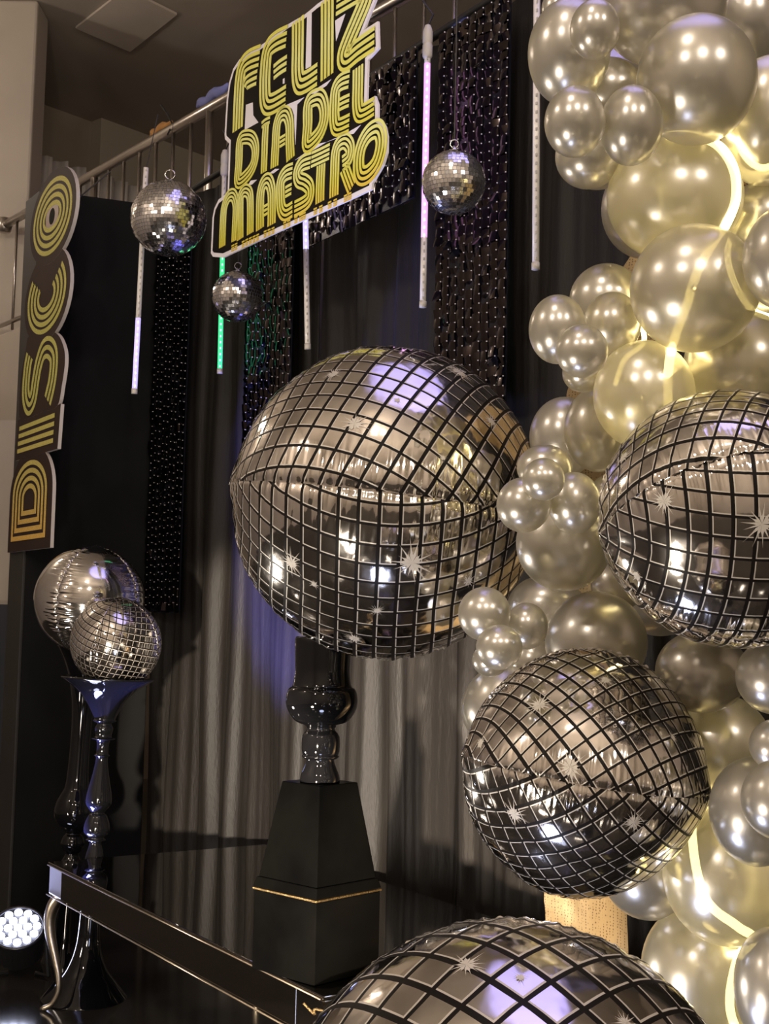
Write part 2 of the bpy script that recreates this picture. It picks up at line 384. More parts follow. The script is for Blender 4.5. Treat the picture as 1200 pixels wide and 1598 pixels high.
# ================================================================== SEQUIN STRIPS
def sequins(s0, s1, z0, z1, off, cw, ch, label, parts=0, seed=1):
    rnd = random.Random(seed)
    t = empty('sequin_panel', WALL.p((s0+s1)/2, z0, off), label, 'sequin panel', 'black sequin panels hung on the curtain')
    MB().prism([(s0, z0), (s1, z0), (s1, z1), (s0, z1)], WALL, off-.006, off).build('backing', m_seqback, t)
    nc = int((s1-s0)/cw); nr = int((z1-z0)/ch); ch = (z1-z0)/nr; cells = []
    rest = MB(); pins = MB()
    me = None; cnt = 0
    for r in range(nr):
        for c in range(nc):
            a = s0+(c+.5)*(s1-s0)/nc; z = z1-(r+.5)*ch + (.25*ch if c % 2 else 0)
            if z+ch*.5 > z1: z = z1-ch*.5
            a += rnd.uniform(-.001, .001)
            tx = rnd.gauss(.04, .16); ty = rnd.gauss(0, .09)
            if rnd.random() < .10: tx += rnd.uniform(-.6, .9)
            if rnd.random() < .05: ty += rnd.uniform(-.5, .5)
            cells.append((a, z, tx, ty))
            P = WALL.p(a+cw*.5, z+ch*.42, off+.010)
            pins.box(P, (.0036, .0036, .0036), (W, N, Vector((0, 0, 1))))
    def geo(tx, ty):
        vs = []; hw, hh = cw*.46, ch*.55
        for j in range(3):
            v = -hh*j
            for i in range(3):
                u_ = -hw+hw*i
                x, y, z = u_, .003-.0035*(abs(i-1))+.0, v
                y += -.0015*j*j
                y2 = y+ u_*math.sin(ty) - v*math.sin(tx); vs.append((u_*math.cos(ty), y2, v*math.cos(tx)))
        return vs, [(j*3+i, j*3+i+1, (j+1)*3+i+1, (j+1)*3+i) for j in range(2) for i in range(2)]
    RM = Matrix((W, N, Vector((0, 0, 1)))).transposed()
    order = sorted(range(len(cells)), key=lambda i: abs(cells[i][1]-(z0+z1)/2+.0)) if parts else []
    chosen = set(order[:parts])
    if parts:
        vs, fs = geo(0, 0); me = bpy.data.meshes.new('sequin_flap'); me.from_pydata([tuple(RM@Vector(v)) for v in vs], [], fs); me.materials.append(m_sequin); me.shade_smooth()
    for i, (a, z, tx, ty) in enumerate(cells):
        P = WALL.p(a, z+ch*.5, off+.006)
        if i in chosen:
            o = bpy.data.objects.new('sequin_flap', me); sc.collection.objects.link(o); o.parent = t
            o.location = P-t.location
            R = (Matrix.Rotation(ty, 3, 'Z') @ Matrix.Rotation(-tx, 3, W))
            o.rotation_euler = R.to_euler()
        else:
            vs, fs = geo(tx, ty); rest.add([P+RM@Vector(v) for v in vs], fs)
    if rest.v: rest.build('sequin_flaps', m_sequin, t, smooth=True, kind='stuff')
    pins.build('pins', m_pin, t, kind='stuff')
def sp_(x, y): return WALL.px(x, y)
sequins(-1.32, -.84, sp_(235, 955)[1], 3.85, .05, .05, .042, 'narrow black sequin panel between the black side panel and the green light tube', seed=2)
sequins(-.15, .33, 2.0, 3.80, .05, .05, .042, 'black sequin panel hanging behind the smallest mirror ball', seed=3)
sequins(.47, 1.37, 3.33, 3.96, .07, .05, .042, 'wide short black sequin panel behind the yellow lettered sign', seed=4)
sequins(1.50, 1.955, 2.3, 3.96, .05, .046, .036, 'long black sequin panel behind the mirror ball nearest the balloon garland', parts=300, seed=5)

# ================================================================== LIGHT TUBES
def light_tube(x0, y0, x1, y1, off, lit, col, label, socket=False, rad=.0125, es=3.0, tc=None):
    P = Plane(WALL.o+N*off)
    a0, z0 = P.px(x0, y0); a1, z1 = P.px(x1, y1); top = P.p(a0, z0); bot = P.p(a1, z1)
    t = empty('light_tube', bot, label, 'light tube', 'hanging LED light tubes')
    L = (top-bot)
    body = m_tube
    def seg(f0, f1, m, nm, r=rad):
        return MB().tube([top.lerp(bot, f0), top.lerp(bot, f1)], r, 14).build(nm, m, t, smooth=True)
    if lit:
        l0, l1 = lit
        if l0 > .01: seg(0, l0, body, 'clear_section')
        seg(l0, l1, glow('tube_glow_'+label.split()[0], tc or col, es), 'lit_section')
        if l1 < .99: seg(l1, 1, body, 'clear_section')
    else: seg(0, 1, body, 'tube_body')
    MB().tube([bot+L*.004, bot-L.normalized()*.02], rad*1.15, 14).build('end_cap', m_socket, t, smooth=True)
    d = MB(); n = int(L.length/.03); view = (CAM-bot); view.z = 0; view.normalize()
    dead = MB()
    for i in range(n):
        f = (i+.5)/n
        (d if lit and lit[0] <= f <= lit[1] else dead).box(top.lerp(bot, f)+view*(rad+.0008), (.008, .004, .010), (W, N, Vector((0, 0, 1))))
    if lit: d.build('lit_leds', glow('led_'+label.split()[0], tuple(min(1, c*.6+.4) for c in col), es*2.6), t, kind='stuff')
    if dead.v: dead.build('unlit_leds', mat('unlit_led', (.52, .49, .43), .3), t, kind='stuff')
    if socket:
        s0 = top+Vector((0, 0, .0)); sk = MB().lathe(s0, [(.014, -.01), (.02, 0), (.02, .045), (.017, .05), (.02, .055), (.02, .10), (.012, .125), (.004, .13)], 16).build('socket', m_socket, t, smooth=True)
        MB().tube([s0+Vector((0, 0, .12)), s0+Vector((.02, .02, .18)), s0+Vector((-.02, .05, .25))], .004, 6).build('cable', m_cable, sk)
    elif top.z < 4.04:
        MB().tube([top-Vector((0, 0, .01)), Vector((top.x, top.y, 4.04))-N*.05], .0022, 5).build('cable', m_cable, t)
    return t
light_tube(228, 262, 210, 608, .62, (.68, 1), (.42, .36, 1), 'violet lit tube hanging below the largest mirror ball, against the black side panel', es=.75, tc=(.55, .48, 1))
light_tube(350, 272, 343, 577, .14, (.36, 1), (.05, .85, .35), 'green lit tube hanging behind the smallest mirror ball', socket=True, es=.75, tc=(.06, .75, .28))
light_tube(476, 300, 480, 538, .16, (0, .38), (.5, .42, 1), 'pale violet tube hanging below the middle of the lettered sign', es=.75, tc=(.62, .55, 1))
light_tube(667, 88, 660, 472, .14, (.03, .74), (.9, .38, .85), 'pink lit tube hanging left of the mirror ball beside the balloon garland', socket=True, es=.75, tc=(.80, .42, .85))
light_tube(838, -40, 836, 412, .14, None, (1, 1, 1), 'unlit clear tube hanging beside the top of the silver balloon garland')

# ================================================================== MIRROR BALLS
def mirror_ball(px, py, rpx, d, rows, label, to, seed):
    rnd = random.Random(seed); c = at(px, py, d); R = px2m(rpx, d)
    t = empty('mirror_ball', c, label, 'mirror ball', 'hanging mirror balls')
    # core
    core = MB(); prof = [(max(.001, R*.975*math.sin(PI*i/24)), -R*.975*math.cos(PI*i/24)) for i in range(25)]
    core.lathe(c, prof, 40).build('core', m_core, t, smooth=True)
    tl = MB(); dt = PI/rows
    for i in range(rows):
        th = (i+.5)*dt; nc = max(4, round(2*PI*math.sin(th)/dt)); ph0 = rnd.uniform(0, 6)
        for k in range(nc):
            ph = 2*PI*k/nc+ph0
            nr = Vector((math.sin(th)*math.cos(ph), math.sin(th)*math.sin(ph), math.cos(th)))
            et = Vector((math.cos(th)*math.cos(ph), math.cos(th)*math.sin(ph), -math.sin(th))); ep = Vector((-math.sin(ph), math.cos(ph), 0))
            hw = R*math.sin(th)*PI/nc*.90; hh = R*dt/2*.90; ax, ay = rnd.gauss(0, .055), rnd.gauss(0, .055)
            ctr = c+nr*R
            vs = [ctr+ep*(hw*sx)+et*(hh*sy)+nr*(sx*hw*ax+sy*hh*ay) for sx, sy in ((-1, -1), (-1, 1), (1, 1), (1, -1))]
            tl.add(vs, [(0, 1, 2, 3)])
    tl.build('mirror_tiles', m_tile, t, kind='stuff')
    MB().lathe(c+Vector((0, 0, R*.985)), [(R*.14, 0), (R*.14, .006), (R*.05, .012), (.004, .02)], 20).build('cap', m_chrome, t, smooth=True)
    rr = R*.13; rc = c+Vector((0, 0, R+rr+.012)); pts = [rc+Vector((rr*math.cos(q), 0, rr*math.sin(q))) for q in [2*PI*i/18 for i in range(19)]]
    ring = MB().tube(pts, R*.022, 8).build('hanging_ring', m_chrome, t, smooth=True)
    MB().tube([rc+Vector((0, 0, rr)), to(rc)], .0018, 6).build('string', m_string, ring)
mirror_ball(263, 341, 60, 6.0, 34, 'largest mirror ball, hanging below the balcony handrail at the left', lambda p: zpx(270, 192, RH), 1)
mirror_ball(708, 285, 51, 4.0, 25, 'mirror ball hanging right of the pink light tube near the balloon garland', lambda p: p+Vector((.004, .0, 4.6-p.z)), 2)
mirror_ball(370, 463, 40.5, 6.0, 24, 'smallest mirror ball, hanging below the lower left corner of the lettered sign', lambda p: p+Vector((.0, 0, 3.9-p.z)), 3)

# ================================================================== SIGN 1 (party lettering)
SG = Plane(WALL.o+N*.45)
def c1(x, y): return SG.px(320+x/4, y/4)
def c2(x, y): return SG.px(320+x/4, 190+y/4)
sign = empty('lettered_sign', SG.p(1.1, 3.2), 'white-edged black sign reading FELIZ DÍA DEL MAESTRO in yellow striped letters', 'sign')
out = [c2(*p) for p in ((48, 842), (36, 820), (46, 600), (58, 540), (85, 485), (140, 445), (150, 135), (125, 110))] + \
      [c1(*p) for p in ((122, 840), (135, 620), (150, 515), (175, 430), (215, 370), (370, 268), (450, 205), (520, 150), (620, 92), (650, 68), (700, 25), (780, -30), (900, -110), (1050, -165), (1085, -150), (1088, -60), (985, 192), (1078, 132), (1083, 300), (1015, 375), (1008, 628), (1060, 598), (1078, 650), (1078, 735))] + \
      [c2(*p) for p in ((1100, -12), (1124, 30), (1136, 90), (1134, 190), (1110, 270), (1042, 385), (1038, 422), (900, 488), (640, 602), (400, 712), (110, 848))]
board = fix_normals(MB().prism(out, SG, -.009, 0).build('board', m_signwhite, sign))
def inset(poly, d):
    n = len(poly); ar = sum(poly[i][0]*poly[(i+1) % n][1]-poly[(i+1) % n][0]*poly[i][1] for i in range(n)); sg = 1 if ar > 0 else -1; res = []
    for i in range(n):
        p0, p1, p2 = Vector(poly[i-1]), Vector(poly[i]), Vector(poly[(i+1) % n])
        e1 = (p1-p0).normalized(); e2 = (p2-p1).normalized(); n1 = Vector((-e1.y, e1.x))*sg; n2 = Vector((-e2.y, e2.x))*sg
        b = (n1+n2); b = b/max(b.dot(b)/2, .35) if b.length > .1 else n1
        b = b if b.length < 2 else b*(2/b.length)
        res.append(tuple(p1+b*d))
    return res
fix_normals(MB().prism(inset(out, .019), SG, 0, .0012).build('black_print', m_signblack, sign))
for poly in ([c1(*p) for p in ((258, 655), (300, 640), (303, 720), (335, 765), (250, 812))],
             [c1(*p) for p in ((640, 85), (668, 68), (664, 415), (630, 432))],
             [c1(*p) for p in ((815, 130), (878, 87), (820, 258))],
             [c1(*p) for p in ((512, 655), (622, 608), (578, 652), (566, 905), (558, 720), (545, 680))],
             [c1(*p) for p in ((488, 495), (498, 488), (498, 520), (488, 524))],
             [c2(*p) for p in ((565, 240), (700, 165), (755, 130), (860, 90), (930, 75), (975, 20), (870, 80), (760, 128), (700, 140))],
             [c2(*p) for p in ((270, 398), (288, 368), (326, 362), (296, 392))],
             [c2(*p) for p in ((400, 325), (440, 295), (465, 295), (430, 322))],
             [c1(*p) for p in ((640, 590), (720, 540), (790, 495), (760, 535), (690, 585))]):
    fix_normals(MB().prism(poly, SG, .0012, .0024).build('white_gap', m_signwhite, sign))
m_let = [grad_mat('yellow_print_top', .34, .98, [(0, ORG), (.25, YEL), (.6, LEM), (1, YEL)]),
         grad_mat('yellow_print_middle', .12, .68, [(0, ORG), (.35, YEL), (.65, LEM), (1, YEL)]),
         grad_mat('yellow_print_bottom', .0, .48, [(0, ORG), (.25, YEL), (.5, LEM), (1, YEL)])]
def stripes(mb, P, path, n, spacing, width, d0, d1, sub=6, closed=False, rounded=True):
    pts = crom(path, sub, closed) if rounded else list(path)
    m = len(pts)
    for k in range(n):
        off = (k-(n-1)/2)*spacing; L = []
        for e in (-.5, .5):
            row = []
            for i in range(m):
                if closed: a, b = Vector(pts[i-1]), Vector(pts[(i+1) % m])
                else: a, b = Vector(pts[max(i-1, 0)]), Vector(pts[min(i+1, m-1)])
                t = (b-a).normalized(); nn = Vector((-t.y, t.x))
                row.append(Vector(pts[i])+nn*(off+e*width))
            L.append(row)
        vs = [P.p(q.x, q.y, d1) for q in L[0]]+[P.p(q.x, q.y, d1) for q in L[1]]+[P.p(q.x, q.y, d0) for q in L[0]]+[P.p(q.x, q.y, d0) for q in L[1]]
        R = range(m) if closed else range(m-1); fs = []
        for i in R:
            j = (i+1) % m
            fs += [(i, j, m+j, m+i), (i, 2*m+i, 2*m+j, j), (m+i, m+j, 3*m+j, 3*m+i)]
        mb.add(vs, fs)
LT = []
def letter(ch, row, strokes, spc):
    cf = (c1, c2)[0 if row == 0 else 1]
    mb = MB()
    for st in strokes:
        pts, n = st[0], st[1]; closed = len(st) > 2 and st[2] == 'c'; cc = st[3] if len(st) > 3 else cf
        stripes(mb, SG, [cc(*p) for p in pts], n, spc, spc*.56, .0012, .0040, closed=closed)
    o = fix_normals(mb.build('letter', m_let[row], sign)); o['label'] = 'yellow striped letter '+ch
S0, S1, S2 = .027, .0205, .0215
letter('F', 0, [([(206, 812), (212, 640), (220, 500), (236, 420), (275, 375), (345, 345)], 4), ([(252, 545), (262, 520), (290, 500), (328, 482)], 3)], S0)
letter('E', 0, [([(514, 225), (440, 262), (395, 315), (380, 420), (376, 560), (384, 640), (420, 650), (508, 598)], 4), ([(432, 452), (470, 420), (514, 392)], 3)], S0)
letter('L', 0, [([(583, 122), (582, 300), (580, 440), (592, 515), (630, 512), (705, 462)], 4)], S0)
letter('I', 0, [([(766, -10), (766, 160), (765, 320), (764, 485)], 4)], S0)
letter('Z', 0, [([(825, 25), (900, -20), (975, -60), (1010, -45), (1000, 10), (950, 130), (895, 260), (868, 340), (885, 370), (960, 310), (1062, 240)], 4)], S0)
letter('D', 1, [([(222, 120), (262, 95), (300, 110), (318, 170), (308, 260), (270, 330), (210, 372), (215, 250)], 4, 'c')], S1*.9)
letter('Í', 1, [([(370, 318), (374, 200), (378, 90), (384, 15)], 3), ([(358, 22), (380, 2), (410, -12)], 2)], S1)
letter('A', 1, [([(436, 285), (444, 130), (452, 20), (475, -40), (510, -50), (530, 10), (532, 120), (537, 235)], 4), ([(470, 130), (505, 108)], 3)], S1*.9)
letter('D', 1, [([(648, -110), (690, -150), (728, -145), (748, -80), (742, 10), (705, 90), (640, 140), (644, 20)], 4, 'c')], S1)
letter('E', 1, [([(905, 492), (850, 515), (820, 560), (812, 650), (812, 750), (830, 795), (905, 765)], 4, '', c1), ([(842, 655), (870, 640), (905, 625)], 3, '', c1)], S1)
letter('L', 1, [([(958, 420), (957, 530), (955, 640), (966, 705), (1000, 700), (1060, 662)], 4, '', c1)], S1)
letter('M', 2, [([(110, 782), (114, 650), (122, 540), (148, 470), (180, 460), (196, 520), (192, 640), (188, 745)], 4), ([(222, 735), (222, 560), (226, 470), (250, 430), (280, 450), (286, 540), (285, 700)], 4)], S2*.78)
letter('A', 2, [([(346, 672), (346, 560), (350, 450), (368, 385), (398, 370), (418, 430), (420, 540), (418, 645)], 4), ([(368, 560), (400, 540)], 3)], S2*.9)
letter('E', 2, [([(550, 305), (505, 325), (476, 375), (474, 460), (480, 540), (505, 570), (550, 545)], 4), ([(505, 440), (525, 428), (545, 418)], 3)], S2*.9)
letter('S', 2, [([(664, 240), (610, 262), (582, 310), (588, 360), (625, 378), (655, 410), (655, 470), (625, 510), (562, 545)], 4)], S2*.9)
letter('T', 2, [([(668, 238), (725, 212), (782, 184)], 4), ([(720, 505), (722, 400), (728, 268)], 4)], S2*.85)
letter('R', 2, [([(808, 468), (812, 340), (818, 200), (840, 140), (880, 122), (908, 160), (900, 225), (862, 262)], 4), ([(872, 285), (895, 350), (920, 415)], 4)], S2*.85)
letter('O', 2, [([(1080, 45), (1103, 95), (1098, 180), (1068, 270), (1015, 330), (972, 330), (962, 250), (980, 150), (1025, 72)], 4, 'c')], S2)
ds = MB()
for x, y in ((175, 788), (195, 778), (240, 764), (262, 752), (285, 742), (308, 732), (330, 722), (378, 700), (402, 690), (426, 680), (500, 645), (525, 634), (570, 612), (600, 598), (620, 588), (690, 560), (725, 545), (780, 520), (815, 505), (880, 478), (905, 466)):
    a, z = c2(x, y)
    for j in (-1, 0, 1): ds.prism([(a-.012, z+j*.011-.003), (a+.012, z+j*.011-.003), (a+.012, z+j*.011+.003), (a-.012, z+j*.011+.003)], SG, .0012, .003)
ds.build('lower_edge_dashes', m_let[2], sign, kind='stuff')
# hanging wires for the sign
for s in (.75, 1.6): MB().tube([SG.p(s, 3.95 if s < 1 else 4.2, -.015), WALL.p(s, 4.0 if s<1 else 4.3, 0)], .002, 5).build('hanging_wire', m_string, sign)

# ================================================================== SIGN 2 (DISCO)
DP = Plane(at(85, 600, 6.85)*1.0)
DP = Plane((DP.o.x, DP.o.y, 0))
k_ = 6.85/7.1
dx = DP.px(*(47, 845))[0]
zD0 = DP.px(71, 842)[1]; zD1 = DP.px(53, 713)[1]
_l = DP.px(16, 849)[0]; _r = DP.px(71, 841)[0]
hwD = (_r-_l)/2; cD = (_r+_l)/2
def Ez(y, x=60): return DP.px(x, y)[1]
disco = empty('disco_sign', DP.p(cD, zD0-.05), 'tall brown sign reading DISCO upwards in concentric yellow lines', 'sign')
m_dy = grad_mat('disco_yellow', 0, 2.1, [(0, (.78, .46, .12)), (.18, (.62, .50, .16)), (.4, (.55, .53, .16)), (1, (.56, .50, .14))], glitter=.5)
Oe = (DP.px(113, 306)[0]+DP.px(52, 370)[0])/2, (DP.px(95, 270)[1]+DP.px(65, 406)[1])/2
Or = (DP.px(113, 306)[0]-DP.px(52, 370)[0])/2, (DP.px(95, 270)[1]-DP.px(65, 406)[1])/2
Ce = (DP.px(105, 438)[0]+DP.px(42, 486)[0])/2, DP.px(57, 527)[1]+Or[1]
def ell(c, r, a0=0, a1=2*PI, n=40): return [(c[0]+r[0]*math.cos(a0+(a1-a0)*i/n), c[1]+r[1]*math.sin(a0+(a1-a0)*i/n)) for i in range(n)]
brd = MB(); bw = .062
brd.prism(ell(Oe, (Or[0]+bw, Or[1]+bw*.8)), DP, -.02, 0)
brd.prism(ell(Ce, (Or[0]+bw, Or[1]+bw*.8)), DP, -.02, -.0004)
c4 = lambda x, y: DP.px(x/4.565, 520+y/4.565)
Sout = [c4(*p) for p in ((205, 20), (300, -20), (400, 0), (450, 90), (462, 200), (440, 370), (405, 520), (300, 560), (150, 615), (137, 480), (150, 300), (180, 130))]
brd.prism(crom(Sout, 5, True), DP, -.02, -.0008)
brd.prism([c4(*p) for p in ((125, 620), (432, 503), (408, 823), (108, 908))], DP, -.02, -.0012)
yb = zD0-.045
Dz1 = zD1
Dp_ = [(cD-hwD-.05, yb), (cD+hwD+.075, yb)] + [(cD+.012+(hwD+.062)*math.cos(a), (zD0+Dz1)/2+.03+((Dz1-zD0)/2+.03)*math.sin(a)) for a in [PI*i/24 for i in range(25)]]
brd.prism(Dp_, DP, -.02, -.0016)
ob = brd.build('board', m_discodark, disco, mats=[mat('pale_board_edge', (.55, .5, .46), .5)])
fix_normals(ob)
for pgn in ob.data.polygons:
    if abs(pgn.normal.dot(N)) < .5: pgn.material_index = 1
def dletter(ch, mb): o = fix_normals(mb.build('letter', m_dy, disco)); o['label'] = 'yellow concentric letter '+ch
lw = .026
g = MB()
for k in range(4):
    r = (Or[0]-.055*k-lw/2, Or[1]-.042*k-lw/2)
    pts = ell(Oe, r); stripes(g, DP, pts, 1, 0, lw, 0, .002, closed=True, rounded=False)
dletter('O', g)
fix_normals(MB().prism(ell(Oe, (.105, .082)), DP, 0, .001).build('rose_disc', m_rose, disco))
fix_normals(MB().prism(ell(Oe, (.045, .045)), DP, .001, .002).build('centre_hole', m_signblack, disco))
g = MB()
for k in range(4):
    r = (Or[0]-.055*k-lw/2, Or[1]-.040*k-lw/2)
    pts = [(Ce[0]+r[0]*math.cos(a), Ce[1]+r[1]*math.sin(a)) for a in [math.radians(142+ (400-142)*i/40) for i in range(41)]]
    stripes(g, DP, pts, 1, 0, lw, 0, .002, rounded=False)
dletter('C', g)
g = MB()
stripes(g, DP, [c4(*p) for p in ((212, 160), (196, 250), (184, 400), (192, 480), (212, 510), (236, 460), (256, 330), (276, 220), (308, 125), (345, 100), (378, 140), (384, 220), (370, 350), (340, 480))], 3, .048, lw, 0, .002)
dletter('S', g)
g = MB()
for k in range(4):
    l, r = c4(140-5*k, 682+54*k), c4(392-4*k, 583+60*k)
    stripes(g, DP, [l, r], 1, 0, .024, 0, .002, rounded=False)
dletter('I', g)
g = MB()
for k in range(4):
    hw = hwD-.055*k-lw/2; z0 = zD0+.045*k+lw/2; z1 = Dz1-.043*k-lw/2; zc = z1-(hw*.62)
    pts = [(cD-hw, zc)]+[(cD-hw, z0)]+[(cD+hw, z0)]+[(cD+hw, zc)]
    top = [(cD+.012*0+hw*math.cos(a), zc+(z1-zc)*math.sin(a)) for a in [PI*i/16 for i in range(1, 16)]]
    loop = pts+top
    # outline ring built as outer/inner polygons
    inn = inset(loop, lw); n = len(loop)
    vs = [DP.p(a, z, .002) for a, z in loop]+[DP.p(a, z, .002) for a, z in inn]+[DP.p(a, z, 0) for a, z in loop]+[DP.p(a, z, 0) for a, z in inn]
    fs = []
    for i in range(n):
        j = (i+1) % n; fs += [(i, j, n+j, n+i), (i, 2*n+i, 2*n+j, j), (n+i, n+j, 3*n+j, 3*n+i)]
    g.add(vs, fs)
dletter('D', g)
MB().tube([DP.p(Oe[0], Oe[1], -.02), DP.p(Oe[0]+.05, Oe[1]+.3, -.3)], .004, 6).build('hanging_wire', m_string, disco)

# ================================================================== TABLE
Zv = Vector((0, 0, 1))
wid = abs((C_-A_).dot(N)); lenT = (B_-A_).length; Wb = -N   # Wb points away from the camera
Wd = wid
def tp(a, b, z): P = A_ + W*a + Wb*b; return Vector((P.x, P.y, z))
tb = empty('mirrored_table', tp(lenT/2, Wd/2, 0), 'low black glass-topped mirrored table with curved champagne legs', 'table')
AX = (W, Wb, Zv)
MB().box(tp(lenT/2, Wd/2, TH-.006), (lenT, Wd, .012), AX).build('tabletop', m_blackglass, tb, bevel=.003)
ah = .115
def apron(c, sz, nm='apron', m=m_mirror_dark): return MB().box(c, sz, AX).build(nm, m, tb, bevel=.003)
cb = .16
zc = TH-.012-ah/2
apron(tp(lenT/2, .012, zc), (lenT-2*cb, .02, ah)); apron(tp(lenT/2, Wd-.012, zc), (lenT-2*cb, .02, ah))
apron(tp(.012, Wd/2, zc), (.02, Wd-.28, ah)); apron(tp(lenT-.012, Wd/2, zc), (.02, Wd-.28, ah))
for i, (a, b) in enumerate(((0, 0), (1, 0), (0, 1), (1, 1))):
    ca = .006+cb/2 if a == 0 else lenT-.006-cb/2; cbb = .07 if b == 0 else Wd-.07
    MB().box(tp(ca, cbb, zc), (cb-.006, .132, ah), AX).build('corner_block', m_mirror_edge if a == 0 else m_mirror_dark, tb, bevel=.006)
    # cabriole leg
    dg = ((W*(1 if a else -1)) + (Wb*(1 if b else -1))).normalized()
    base = tp(.045 if a == 0 else lenT-.045, .045 if b == 0 else Wd-.045, 0)
    prof = [(0, .47, .024), (.03, .43, .026), (.045, .37, .024), (.038, .30, .021), (.015, .22, .017), (-.005, .14, .014), (-.006, .08, .012), (.02, .03, .011), (.055, .010, .012), (.07, .008, .006)]
    pr = crom([(x, z, r) for x, z, r in prof], 4)
    MB().tube([base+dg*x+Zv*z for x, z, r in pr], [r for x, z, r in pr], 12).build('leg', m_champ, tb, smooth=True)
o = MB(); o.tube([tp(lenT-.01, -.004, TH-.01), tp(.01, -.004, TH-.01)], .003, 6); o.tube([tp(lenT-.01, -.004, TH-.014-ah), tp(.01, -.004, TH-.014-ah)], .003, 6)
o.build('edge_bead', m_champ, tb, smooth=True)
# small gold cord at the near corner
cc = tp(lenT+.01, -.01, TH-.0)
pts = [cc+Vector((-.05+.02*t+.012*math.sin(t*2.1), -.01, -.012-.03*abs(math.sin(t*1.3)))) for t in range(7)]
o = MB().tube(crom([tuple(p) for p in pts], 5), .0035, 6).build('corner_cord', m_goldtrim, tb, smooth=True); o['label'] = 'small looped gold cord at the near corner'

# ================================================================== BLACK COLUMNS
def balus(t, c, prof, m=m_lacq, n=48, nm='turned_shaft'):
    MB().lathe(c, crom(prof, 5), n).build(nm, m, t, smooth=True)
# column on the table
dC = 3.90
def zc_(y, d=dC, x=500): return at(x, y, d).z
e = zpx(490, 1540, TH)       # near vertical edge of the base block on the table
ang = math.radians(14)
bx_ = (Matrix.Rotation(ang, 3, 'Z') @ W); by_ = Vector((-bx_.y, bx_.x, 0));
by_ = by_ if by_.y > 0 else -by_
side = .262
cc = e - bx_*(side/2) + by_*(side/2)
zb0 = TH+.001; zb1 = at(490, 1405, e.y).z
col = empty('baluster_column', (cc.x, cc.y, TH), 'black baluster column with gold-edged square base standing on the mirrored table', 'column')
BX = (bx_, by_, Zv)
MB().box((cc.x, cc.y, (zb0+zb1-.008)/2), (side, side, zb1-.008-zb0), BX).build('base_block', m_blackpaint, col, bevel=.003)
MB().box((cc.x, cc.y, zb1-.004), (side+.008, side+.008, .006), BX).build('gold_trim', m_goldtrim, col, bevel=.002)
def frust(z0, z1, a, b, nm, m=m_blackpaint):
    vs = [Vector((cc.x, cc.y, 0))+bx_*(h*i)+by_*(h*j)+Zv*z for z, h in ((z0, a/2), (z1, b/2)) for i, j in ((-1, -1), (1, -1), (1, 1), (-1, 1))]
    return fix_normals(MB().add(vs, [(0, 1, 2, 3), (4, 5, 6, 7), (0, 1, 5, 4), (1, 2, 6, 5), (2, 3, 7, 6), (3, 0, 4, 7)]).build(nm, m, col, bevel=.003))
frust(zb1+.001, zb1+.03, side+.006, side*.96, 'moulding')
z1p = zc_(1222); frust(zb1+.03, z1p, side*.93, .158, 'tapered_plinth')
K = dC/F
def P_(y, w): return (w/2*K, zc_(y)-TH)
prof = [P_(1222, 62), P_(1212, 60), P_(1190, 44), P_(1182, 50), P_(1176, 58), P_(1160, 60), P_(1148, 56), P_(1140, 44), P_(1134, 50), P_(1126, 84), P_(1110, 106), P_(1095, 113), P_(1080, 108), P_(1074, 100), P_(1070, 92), P_(1050, 86), P_(1030, 87), P_(1000, 89), P_(994, 84)]
balus(col, (cc.x, cc.y, TH), prof)
MB().lathe((cc.x, cc.y, zc_(1182)), [(.050, -.006), (.056, 0), (.050, .006)], 32).build('ring', m_lacq, col, smooth=True)

def goblet(px, dd, rim_y, bot_y, table, label, cat='pedestal', lean=2.0):
    K = dd/F; c = at(px, 1540, dd); g = empty('goblet_stand', (c.x, c.y, 0), label, cat, 'glossy black goblet stands'); g.rotation_euler = (0, math.radians(lean), 0)
    z = lambda y: at(px, y, dd).z
    pr = [(r*K, z(y)) for y, r in table]
    pr = [(r, max(0.001, zz)) for r, zz in pr]
    pr.sort(key=lambda t: t[1])
    MB().lathe((c.x, c.y, 0), crom(pr, 5), 48).build('turned_stand', m_lacq, g, smooth=True)
    return g, c
G1, gc1 = goblet(132, 5.75, 1058, 1552, [(1058, 70), (1063, 64), (1075, 47), (1090, 33), (1110, 21), (1121, 16), (1124, 18), (1128, 11), (1136, 14), (1148, 12), (1152, 18), (1156, 10), (1174, 9), (1178, 12), (1182, 9), (1200, 11), (1220, 15), (1240, 19), (1254, 19), (1264, 12), (1268, 10), (1272, 14), (1286, 19), (1298, 19), (1306, 12), (1310, 15), (1314, 9), (1345, 15), (1400, 15), (1470, 18), (1510, 30), (1535, 48), (1556, 64), (1560, 64)], 'glossy black goblet stand lit blue, carrying the small grid-printed foil balloon')
MB().lathe((gc1.x, gc1.y, at(132, 1059, 5.75).z), [(.10, -.004), (.196, 0), (.20, .004), (.196, .008), (.10, .006)], 48).build('rim', m_lacq, G1, smooth=True)
G2, gc2 = goblet(98, 6.35, 1010, 1552, [(1008, 46), (1014, 42), (1030, 34), (1060, 24), (1100, 17), (1150, 15), (1200, 16), (1226, 18), (1238, 23), (1248, 28), (1260, 31), (1272, 31), (1284, 27), (1293, 19), (1299, 11), (1305, 15), (1316, 18), (1326, 14), (1332, 10), (1345, 16), (1360, 22), (1460, 26), (1500, 34), (1510, 34)], 'glossy black goblet stand with a long shaft and round bulb, carrying the plain silver balloon')

